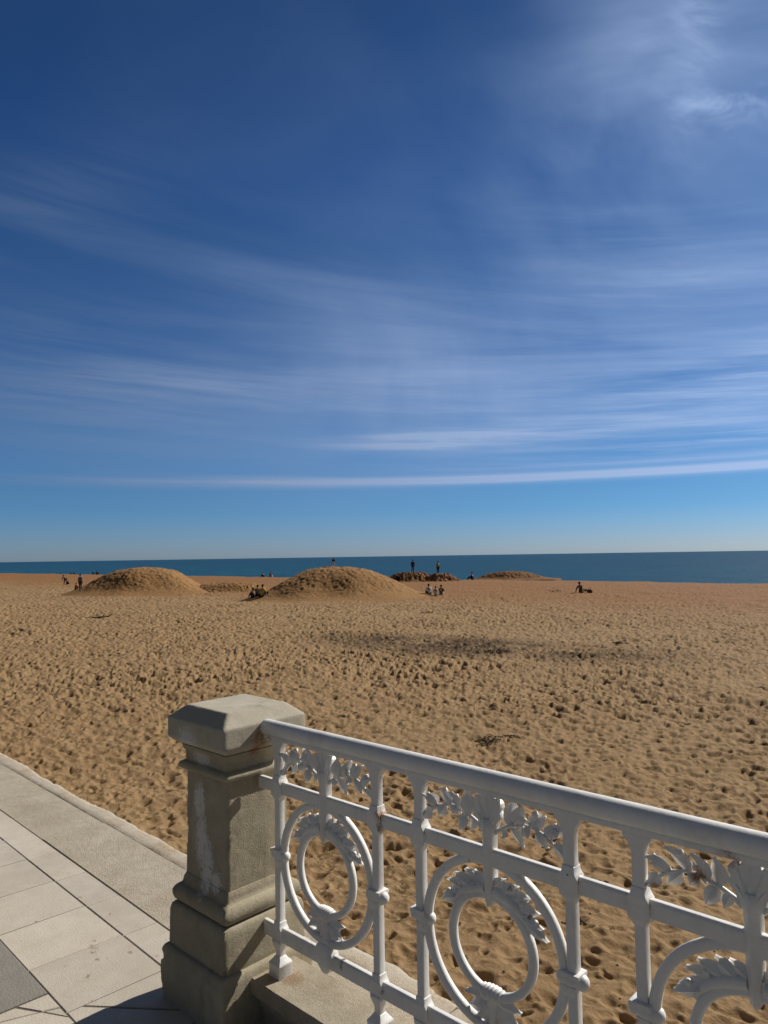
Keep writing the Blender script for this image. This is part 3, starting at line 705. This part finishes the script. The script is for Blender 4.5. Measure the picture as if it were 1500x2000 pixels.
        # two branches of leaves and berries above the middle rail
        for sgn in (-1, 1):
            j = lambda: rnd.uniform(-.003, .003)
            k = half/.2475
            X = lambda d: cx + sgn*d*k
            mb = MB(); br = [(.020,.887),(.036,.900),(.060,.914),(.085,.924),(.112,.930),(.140,.929),(.168,.922),(.192,.907),(.212,.892),(.232,.877)]
            mb.tube([(X(x_), Y + .003*math.sin(i_*1.7), z_+j()*.4) for i_, (x_, z_) in enumerate(br)], [.0068,.006,.0055,.005,.005,.0045,.0045,.0045,.005,.006], 8)
            for (b0, b1), (t0, t1), w in (((.066,.916),(.078,.985),.031), ((.084,.925),(.121,.978),.026), ((.130,.932),(.180,.972),.027), ((.172,.922),(.232,.945),.026), ((.072,.916),(.100,.868),.025), ((.150,.925),(.182,.884),.022), ((.196,.905),(.236,.872),.022), ((.112,.930),(.128,.902),.020), ((.100,.928),(.099,.968),.020), ((.180,.917),(.208,.952),.022), ((.135,.930),(.152,.958),.020), ((.046,.908),(.052,.880),.016)):
                mb.leaf((X(b0+j()), Y+j(), b1), (X(t0+j()*2), Y+j()*3, t1+j()*2), w*1.40, .0042, rnd.uniform(-.008,.008), rnd.uniform(-.35,.35))
            for bx, bz, r_ in ((.150,.968,.0095),(.204,.930,.0115),(.118,.945,.006)):
                mb.sphere((X(bx), Y-.003, bz), r_, 12, 8)
                mb.tube([(X(bx), Y, bz), (X(bx-.012), Y, bz-.02), (X(bx-.024), Y, bz-.030 if bz > .94 else bz-.018)], .003, 6)
            mb.build('leaf_branch', MT, root, og, smooth=60)
            # spray of leaves between the two rings, at the top
            mb = MB(); zr = zc
            Rm = Ro - .010
            for ab, rb, at_, rt, w in ((86,.158,75,.193,.030),(78,.150,64,.199,.038),(68,.148,52,.202,.040),(58,.147,41,.200,.038),(48,.145,30,.190,.032),(40,.150,22,.193,.032),(63,.140,55,.165,.030),(52,.140,43,.163,.030)):
                a1 = R(ab); a2 = R(at_ + rnd.uniform(-1.5,1.5)); rt = min(rt, Ro-.018)
                mb.leaf((cx+sgn*rb*math.cos(a1), Y+j(), zr+rb*math.sin(a1)), (cx+sgn*rt*math.cos(a2), Y+j()*2, zr+rt*math.sin(a2)), w, .0058, rnd.uniform(-.005,.006), rnd.uniform(-.16,.16))
            mb.tube([(cx+sgn*.148*math.cos(R(q_)), Y, zr+.148*math.sin(R(q_))) for q_ in range(84, 26, -6)], [.016,.017,.017,.016,.015,.014,.012,.010,.008,.006], 8)
            for q_, rr in ((54,.172),(36,.176)): mb.sphere((cx+sgn*rr*math.cos(R(q_)), Y-.003, zr+rr*math.sin(R(q_))), .0085, 10, 7)
            mb.build('leaf_spray', MT, root, og, smooth=60)
        # flower knob with leaves at the bottom of the inner ring
        mb = MB(); mb.lathe((cx, Y, .455), (1,0,0), [(-.034,.012),(-.032,.0165)] + [(-.030+.06*q_/24, .0215 - .004*abs(q_/12-1)**2 + .0024*math.cos(q_/24*5*2*math.pi)) for q_ in range(25)] + [(.032,.0165),(.034,.012)], 16)
        for dx, zb, zt, w in ((.088,.440,.436,.040),(.082,.428,.396,.046),(.055,.430,.374,.046),(.024,.432,.368,.040)):
            for sgn in (-1, 1): mb.leaf((cx+sgn*.006, Y+rnd.uniform(-.003,.003), zb), (cx+sgn*dx, Y+rnd.uniform(-.006,.006), zt), w, .0055, rnd.uniform(-.006,.006), rnd.uniform(-.35,.35))
        mb.tube([(cx,Y,.45),(cx,Y,.41),(cx,Y,.36)], [.018,.014,.012], 10)
        mb.build('flower_knob', MT, root, og, smooth=60)
        # drop-shaped boss on the bottom rail under the ring
        mb = MB(); mb.loft([[(cx-a_, Y-d_, z),(cx, Y-d_*1.25, z),(cx+a_, Y-d_, z),(cx+a_, Y+d_, z),(cx, Y+d_*1.25, z),(cx-a_, Y+d_, z)] for z, a_, d_ in
            ((.262,.004,.006),(.268,.014,.012),(.285,.028,.015),(.305,.040,.0165),(.330,.044,.0170),(.352,.034,.0160),(.362,.024,.0125))])
        mb.build('boss', MT, root, og, bevel=.004)
railing()

# ------------------------------------------------------------------ people
def cloth(name, c, rough=.85):
    M = Mat(name); M.col(M.mix(M.math('MULTIPLY', M.noise(14, 4, .6), .3), c, tuple(k*.6 for k in c))).rough(rough).spec(.15); return M.m
SKIN = cloth('skin', (.42,.24,.165), .6); HAIR = {'dark': cloth('dark_hair', (.018,.013,.010)), 'brown': cloth('brown_hair', (.07,.04,.022)), 'fair': cloth('fair_hair', (.25,.17,.08))}
CL = {k: cloth(k+'_cloth', v) for k, v in dict(black=(.012,.012,.014), navy=(.02,.026,.05), white=(.72,.71,.70), yellow=(.62,.47,.07), olive=(.085,.08,.035), grey=(.16,.16,.17), red=(.26,.05,.045), cream=(.55,.47,.36), denim=(.05,.075,.13), lime=(.28,.30,.06), brown=(.10,.06,.035)).items()}
POSE = {}
def base_pose(**k):
    p = dict(pel=(0,0,.95), wai=(0,0,1.10), che=(0,.01,1.30), nek=(0,.0,1.47), hd0=(0,.015,1.56), hd1=(0,.02,1.66), hd2=(0,.0,1.73), nose=(0,.125,1.63),
             sh=(.185,0,1.41), el=(.24,-.03,1.14), wr=(.235,.05,.90), hip=(.095,0,.93), kn=(.10,.02,.50), an=(.10,-.03,.085), toe=(.12,.14,.03))
    out = {}
    for n, v in p.items():
        if n in ('sh','el','wr','hip','kn','an','toe'):
            out[n+'L'] = (-v[0], v[1], v[2]); out[n+'R'] = v
        else: out[n] = v
    out.update(k); return out
POSE['stand'] = base_pose(anL=(-.12,.04,.085), toeL=(-.15,.2,.03))
POSE['walk'] = base_pose(knL=(-.10,.17,.52), anL=(-.10,.26,.11), toeL=(-.11,.42,.07), knR=(.10,-.05,.50), anR=(.10,-.30,.13), toeR=(.11,-.16,.03), elL=(-.24,-.13,1.16), wrL=(-.22,-.18,.93), elR=(.24,.05,1.15), wrR=(.22,.20,.98))
POSE['bend'] = base_pose(wai=(0,.06,1.06), che=(0,.22,1.18), nek=(0,.36,1.27), hd0=(0,.42,1.32), hd1=(0,.47,1.40), hd2=(0,.48,1.48), nose=(0,.58,1.36), shL=(-.185,.31,1.22), shR=(.185,.31,1.22), elL=(-.22,.40,.96), wrL=(-.17,.46,.74), elR=(.22,.40,.96), wrR=(.19,.48,.74), knL=(-.11,.12,.50), anL=(-.12,.16,.085), toeL=(-.14,.32,.03), knR=(.11,-.06,.48), anR=(.11,-.2,.085), toeR=(.13,-.04,.03))
sit = dict(pel=(0,0,.12), wai=(0,-.02,.28), che=(0,.03,.50), nek=(0,.07,.66), hd0=(0,.10,.74), hd1=(0,.115,.84), hd2=(0,.10,.91), nose=(0,.22,.80))
for s_, n_ in ((-1,'L'), (1,'R')):
    sit.update({'sh'+n_: (s_*.185,.05,.60), 'el'+n_: (s_*.25,.20,.40), 'wr'+n_: (s_*.10,.40,.40), 'hip'+n_: (s_*.10,.03,.115), 'kn'+n_: (s_*.13,.42,.45), 'an'+n_: (s_*.12,.66,.085), 'toe'+n_: (s_*.13,.82,.04)})
POSE['sit'] = sit
lean = dict(sit); lean.update(che=(0,-.14,.47), nek=(0,-.20,.63), hd0=(0,-.20,.71), hd1=(0,-.20,.81), hd2=(0,-.215,.88), nose=(0,-.085,.78), wai=(0,-.07,.28))
for s_, n_ in ((-1,'L'), (1,'R')):
    lean.update({'sh'+n_: (s_*.185,-.17,.57), 'el'+n_: (s_*.27,-.30,.32), 'wr'+n_: (s_*.26,-.40,.07), 'kn'+n_: (s_*.13,.45,.30), 'an'+n_: (s_*.13,.86,.08), 'toe'+n_: (s_*.15,.95,.16)})
POSE['lean'] = lean
def skin_mesh(name, pts, edges, rad, mat, parent, root=0, sub=1):
    me = bpy.data.meshes.new(name); me.from_pydata(pts, edges, [])
    o = bpy.data.objects.new(name, me); COL.objects.link(o)
    sk = o.modifiers.new('skin', 'SKIN'); sk.use_smooth_shade = True
    if not me.skin_vertices: me.attributes  # layer is made with the modifier below if missing
    bm = bmesh.new(); bm.from_mesh(me); ly = bm.verts.layers.skin.verify()
    bm.verts.ensure_lookup_table()
    for i, v in enumerate(bm.verts): v[ly].radius = (rad[i], rad[i]); v[ly].use_root = (i == root)
    bm.to_mesh(me); bm.free()
    if sub: ss = o.modifiers.new('sub', 'SUBSURF'); ss.levels = sub; ss.render_levels = sub
    dg = bpy.context.evaluated_depsgraph_get(); dg.update()
    nm = bpy.data.meshes.new_from_object(o.evaluated_get(dg)); o.modifiers.clear(); o.data = nm; bpy.data.meshes.remove(me)
    nm.name = name; nm.shade_smooth(); nm.materials.clear(); nm.materials.append(mat); o.parent = parent; return o
BODY_R = dict(pel=.13, wai=.115, che=.135, nek=.055, hd0=.07, hd1=.09, hd2=.065, nose=.016, sh=.062, el=.043, wr=.028, hip=.085, kn=.056, an=.038, toe=.030)
BODY_E = [('pel','wai'),('wai','che'),('che','nek'),('nek','hd0'),('hd0','hd1'),('hd1','hd2'),('hd1','nose')]
for n_ in 'LR': BODY_E += [('che','sh'+n_),('sh'+n_,'el'+n_),('el'+n_,'wr'+n_),('pel','hip'+n_),('hip'+n_,'kn'+n_),('kn'+n_,'an'+n_),('an'+n_,'toe'+n_)]
def rad_of(n): return BODY_R.get(n, BODY_R.get(n[:-1], .03))
def chain(pose, names, edges, grow, mat, name, root, child_of):
    idx = {n: i for i, n in enumerate(names)}
    return skin_mesh(name, [pose[n] for n in names], [(idx[a], idx[b]) for a, b in edges], [rad_of(n)+grow for n in names], mat, child_of, idx[root])
def person(x, y, z, pose, face, top, legs, hair, label, group=None, scale=1., long_hair=False, skirt=False):
    P = POSE[pose]; root = empty('person', (x, y, z), face); root.scale = (scale,)*3; tag(root, label, 'person', group)
    names = list(P.keys()); pts = [P[n] for n in names]; rad = [rad_of(n) for n in names]; idx = {n: i for i, n in enumerate(names)}
    ed = [(idx[a], idx[b]) for a, b in BODY_E]
    for n_ in 'LR':           # palm, four fingers and a thumb
        s_ = -1 if n_ == 'L' else 1; w = Vector(P['wr'+n_]); d = (w - Vector(P['el'+n_])).normalized(); sd = d.cross(Vector((s_,0,0))).normalized()
        if sd.length < .5: sd = Vector((0,1,0))
        pm = w + d*.075; pts.append(tuple(pm)); rad.append(.032); pi = len(pts)-1; ed.append((idx['wr'+n_], pi))
        for k, ln in ((-1.5,.072),(-.5,.085),(.5,.080),(1.5,.060)):
            a = pm + d*.025 + sd*(k*.019); b = a + d*ln*.55; c = b + (d*.8 - Vector((s_*.5,0,0)))*ln*.5
            pts += [tuple(a), tuple(b), tuple(c)]; rad += [.0095,.009,.0075]; q = len(pts); ed += [(pi,q-3),(q-3,q-2),(q-2,q-1)]
        a = w + d*.04 + sd*.035; b = a + (d+sd*.8).normalized()*.055; pts += [tuple(a), tuple(b)]; rad += [.011,.009]; q = len(pts); ed += [(pi,q-2),(q-2,q-1)]
    skin_mesh('body', pts, ed, rad, SKIN, root, idx['pel'])
    chain(P, ['pel','wai','che','nek','shL','elL','wrL','shR','elR','wrR'], [('pel','wai'),('wai','che'),('che','nek'),('che','shL'),('shL','elL'),('elL','wrL'),('che','shR'),('shR','elR'),('elR','wrR')], .014, CL[top], 'jacket', 'wai', root)
    chain(P, ['pel','hipL','knL','anL','hipR','knR','anR'], [('pel','hipL'),('hipL','knL'),('knL','anL'),('pel','hipR'),('hipR','knR'),('knR','anR')], .018, CL[legs], 'trousers', 'pel', root)
    for n_ in 'LR':
        chain(P, ['an'+n_,'toe'+n_], [('an'+n_,'toe'+n_)], .012, CL['grey' if legs != 'grey' else 'black'], 'shoe', 'an'+n_, root)
    h1, h2, n0 = Vector(P['hd1']), Vector(P['hd2']), Vector(P['nose']); bk = (h1-n0); bk.z = 0; bk.normalize()
    hp = [tuple(h1 + bk*.035 + Vector((0,0,.02))), tuple(h2 + bk*.02 + Vector((0,0,.012))), tuple(h1 + bk*.055 + Vector((0,0,-.07)))]
    hr = [.090,.070,.06]; he = [(0,1),(0,2)]
    if long_hair: hp.append(tuple(h1 + bk*.085 + Vector((0,0,-.24)))); hr.append(.06); he.append((2,3))
    skin_mesh('hair', hp, he, hr, HAIR[hair], root)
    return root
def at(px, py, d):             # ground place for a figure: bearing column, distance ahead
    x, y = along(bear(px), d); return x, y
def ground(x, y):
    """height of whatever sand lies under the point"""
    dg = bpy.context.evaluated_depsgraph_get(); best = SAND_Z
    hit, loc, nn, i, ob, mm = SC.ray_cast(dg, Vector((x, y, 8)), Vector((0, 0, -1)))
    return loc.z if hit else best
bpy.context.view_layer.update()
TO_CAM = HEAD + math.pi/2      # figure's +Y turned to face the promenade
AWAY = HEAD - math.pi/2
SITG = 'people sitting far off along the top of the beach'
PEOPLE = [
 # px, distance, pose, facing, top, legs, hair, label, group, scale, long hair
 (128, 111, 'bend', AWAY+1.2, 'black', 'black', 'dark', 'person in black bending forward on the open sand left of the left mound', None, 1., 0),
 (157, 76.5, 'stand', AWAY-.3, 'grey', 'brown', 'dark', 'standing person in grey top and brown trousers at the left foot of the left mound', None, 1., 0),
 (148, 78, 'sit', AWAY-.8, 'red', 'brown', 'brown', 'small seated person in dark red beside the standing person at the left mound', None, .8, 0),
 (8, 250, 'sit', AWAY, 'navy', 'navy', 'dark', 'tiny seated figure by the water at the far left edge of the photo', SITG, 1.05, 0),
 (60, 240, 'sit', AWAY+.4, 'navy', 'black', 'dark', 'tiny seated figure by the water, left of a pale topped neighbour', SITG, 1.1, 0),
 (64, 239, 'sit', AWAY-.3, 'white', 'black', 'fair', 'tiny seated figure in a pale top by the water on the far left', SITG, 1.1, 0),
 (112, 212, 'sit', AWAY, 'black', 'black', 'dark', 'tiny dark seated figure by the water, left of a close pair, leaning forward', SITG, 1.1, 0),
 (119, 211, 'sit', AWAY+.3, 'navy', 'black', 'dark', 'tiny navy seated figure by the water, right of the dark one leaning forward', SITG, 1.15, 0),
 (139, 202, 'lean', AWAY, 'black', 'brown', 'dark', 'tiny figure leaning back by the water above the bending person in black', SITG, 1.1, 0),
 (144, 201, 'sit', AWAY, 'navy', 'black', 'dark', 'tiny seated figure just right of the one leaning back by the water', SITG, 1.15, 0),
 (182, 183, 'sit', AWAY+.3, 'black', 'navy', 'fair', 'tiny fair haired seated figure by the water nearest the left mound', SITG, 1.1, 0),
 (189, 183, 'sit', AWAY, 'black', 'black', 'dark', 'tiny dark seated figure by the water touching the left mound outline', SITG, 1.25, 0),
 (513.5, 134, 'sit', AWAY+.9, 'black', 'black', 'dark', 'seated person in black by the water between the two mounds, left of its pair', None, .95, 0),
 (526, 134, 'lean', AWAY+.6, 'black', 'white', 'dark', 'reclining person in black with white trousers by the water between the two mounds', None, 1., 0),
 (494, 63.2, 'sit', AWAY+.7, 'black', 'black', 'dark', 'person all in black seated at the left end of the trio by the middle mound', None, .95, 1),
 (502, 63.6, 'sit', AWAY+.1, 'grey', 'black', 'dark', 'person in grey seated in the middle of the trio by the middle mound', None, 1.05, 0),
 (510.5, 63.0, 'sit', AWAY-.5, 'yellow', 'black', 'dark', 'person in a yellow jacket seated at the left foot of the middle mound', None, 1.12, 0),
 (650, 67.5, 'stand', AWAY+.4, 'black', 'cream', 'dark', 'small person in black top and pale trousers standing on top of the middle mound', None, .52, 0),
 (726, 84, 'sit', AWAY-.4, 'black', 'navy', 'dark', 'seated person in black half hidden behind the middle mound, upper of two on its slope', None, 1., 0),
 (737, 83, 'sit', AWAY-.2, 'navy', 'white', 'dark', 'seated person in navy and white half hidden behind the right slope of the middle mound', None, 1., 0),
 (775.5, 88, 'stand', AWAY+.2, 'black', 'black', 'dark', 'person in black standing in front of the reddish ridge, right of the middle mound', None, .85, 0),
 (804.5, 101, 'stand', AWAY, 'navy', 'navy', 'dark', 'person in dark clothes standing on the left part of the reddish ridge', None, 1., 0),
 (853.5, 100, 'stand', AWAY+.5, 'lime', 'black', 'brown', 'person in a yellow green top standing on the right part of the reddish ridge', None, 1., 0),
 (920.5, 107, 'sit', AWAY+1.0, 'black', 'black', 'dark', 'person in black seated alone between the reddish ridge and the low flat hump', None, 1.15, 0),
 (835, 66.5, 'sit', AWAY+.2, 'white', 'black', 'dark', 'person in white sitting very upright, left of three seated friends on the sand', None, 1.05, 0),
 (848, 65.8, 'sit', AWAY, 'white', 'white', 'brown', 'person in white top and white trousers, middle of three seated friends', None, .88, 0),
 (858.5, 66.3, 'sit', AWAY-.2, 'olive', 'cream', 'dark', 'person in a dark olive top, right of three seated friends', None, 1.0, 1),
 (1131, 66.5, 'lean', AWAY-.9, 'olive', 'brown', 'dark', 'person in olive seated alone leaning back on the open sand at the right', None, 1.08, 0),
]
GZ = [ground(*at(q[0], 0, q[1])) for q in PEOPLE]
for q, gz in zip(PEOPLE, GZ):
    px, d, pose, face, top, legs, hair, label, grp, sc, lh = q
    x, y = at(px, 0, d); person(x, y, gz-.02, pose, face, top, legs, hair, label, grp, sc, bool(lh))

# ------------------------------------------------------------------ small things lying on the sand
def bag(px, d, mat, label, s=1.):
    x, y = at(px, 0, d); z = ground(x, y)
    mb = MB(); mb.loft([[(a*s*math.cos(t)*1.3, b*s*math.sin(t), h*s) for t in np.linspace(0, 2*math.pi, 14, endpoint=False)] for h, a, b in ((-.02,.14,.10),(.05,.19,.14),(.15,.18,.12),(.26,.12,.07),(.30,.05,.03))])
    root = empty('bag', (x, y, z)); tag(root, label, 'bag'); mb.build('sack', mat, root)
    mb = MB(); mb.tube([(-.12*s,0,.24*s),(-.09*s,0,.40*s),(0,0,.46*s),(.09*s,0,.40*s),(.12*s,0,.24*s)], .014*s, 6); mb.build('strap', mat, root)
bag(132.5, 110.5, CL['black'], 'dark bag on the sand beside the bending person in black', 1.5)
bag(1147.5, 66, CL['brown'], 'small dark bag on the sand right of the person in olive', 1.1)
bag(529.5, 133, CL['white'], 'small white bag right of the reclining pair by the water', 1.3)

WEED = cloth('dry_weed', (.075,.048,.028)); WOOD = cloth('driftwood', (.09,.065,.045))
def weed_clump(px, d, w, h, label, n=60, seed=1, cat='weed clump', flat=.35):
    x, y = at(px, 0, d); z = ground(x, y); rnd = random.Random(seed); mb = MB()
    for i in range(n):
        a = rnd.uniform(0, 6.283); r_ = w*math.sqrt(rnd.random())*.5; c = Vector((r_*math.cos(a)*1.5, r_*math.sin(a), rnd.random()*h*(1 - r_/w)))
        t = rnd.uniform(0, 6.283); L_ = rnd.uniform(.25,.6)*w*.5
        d_ = Vector((math.cos(t), math.sin(t), rnd.uniform(-flat, flat)))
        mb.tube([c - d_*L_*.5, c + Vector((rnd.uniform(-1,1), rnd.uniform(-1,1), 1))*L_*.18, c + d_*L_*.5], [.004, .010+.02*w*rnd.random(), .003], 5)
    o = mb.build('weed_clump', WEED); o.location = (x, y, z); o.rotation_euler.z = AWAY; return tag(o, label, cat)
weed_clump(943, 14.2, .34, .12, 'dark tangle of dried weed in a sand hollow beyond the handrail', 60, 1)
weed_clump(985, 14.3, .26, .06, 'flatter scrap of dark weed just right of the dark tangle in the hollow', 40, 2)
weed_clump(1203, 29.0, .42, .10, 'dark oval clump of weed lying alone at the right end of the dirty stripe', 60, 3)
weed_clump(963, 27.0, .60, .14, 'dark lump of weed within the middle of the dirty stripe', 80, 4)
weed_clump(829, 46.5, .55, .12, 'small dark scrap of weed on the sand below the three seated friends', 40, 5)
weed_clump(1080, 68.0, .75, .25, 'dark scrap on the sand left of the person in olive', 40, 6)
weed_clump(1150, 8.1, .14, .05, 'small dark weed tuft near the railing on the close sand', 40, 8)
weed_clump(1098, 7.3, .16, .05, 'dark weed scrap seen through the railing beside its fourth post', 40, 9)
def driftwood():
    x, y = at(190, 0, 47.5); z = ground(x, y); mb = MB()
    mb.tube([(-1.1,0,.03),(-.4,.05,.10),(.3,-.02,.07),(.75,0,.13),(1.0,.05,.30)], [.02,.035,.045,.04,.015], 7)
    mb.tube([(-.1,0,.08),(.2,.25,.12),(.5,.4,.08)], [.035,.03,.015], 6); mb.tube([(-.6,.02,.08),(-1.0,-.3,.05),(-1.6,-.4,.03)], [.03,.025,.01], 6)
    o = mb.build('driftwood', WOOD); o.location = (x, y, z); o.rotation_euler.z = AWAY; tag(o, 'dark driftwood branch with a raised end on the sand below the left mound', 'driftwood')
driftwood()
def scatter():
    rnd = random.Random(77); mb = MB()
    dg = bpy.context.evaluated_depsgraph_get()
    def z_at(x, y):
        hit, loc, *_ = SC.ray_cast(dg, Vector((x, y, -.6)), Vector((0, 0, -1))); return loc.z if hit else SAND_Z
    for i in range(1500):      # shell and twig crumbs near the wall
        y = 2.8 + 9*rnd.random()**1.6; x = rnd.uniform(-13, 2)
        s = rnd.uniform(.004, .012)*(1+y*.04); z = z_at(x, y); a = rnd.uniform(0, 3.14)
        mb.add([(x+s*math.cos(a+k)*rnd.uniform(.6,1.2), y+s*math.sin(a+k)*rnd.uniform(.6,1.2), z+.001) for k in (0,1.6,3.1,4.7)] + [(x, y, z+s*.8)], [(0,1,4),(1,2,4),(2,3,4),(3,0,4)])
    ca, sa = 14.6/14.77, 2.2/14.77
    for i in range(420):       # weed crumbs of the dirty stripe
        u = rnd.gauss(0, 3.9); v = rnd.gauss(0, 1.5); x = -17.6 + u*ca - v*sa; y = 23.6 + u*sa + v*ca
        s = rnd.uniform(.015, .05); z = z_at(x, y); a = rnd.uniform(0, 3.14)
        mb.add([(x+s*math.cos(a+k)*rnd.uniform(.6,1.4), y+s*math.sin(a+k)*rnd.uniform(.4,1), z+.002) for k in (0,1.6,3.1,4.7)] + [(x, y, z+s*.55)], [(0,1,4),(1,2,4),(2,3,4),(3,0,4)])
    tag(mb.build('beach_debris', WEED, smooth=0), 'crumbs of dry weed and shell strewn over the sand', 'debris', kind='stuff')
scatter()
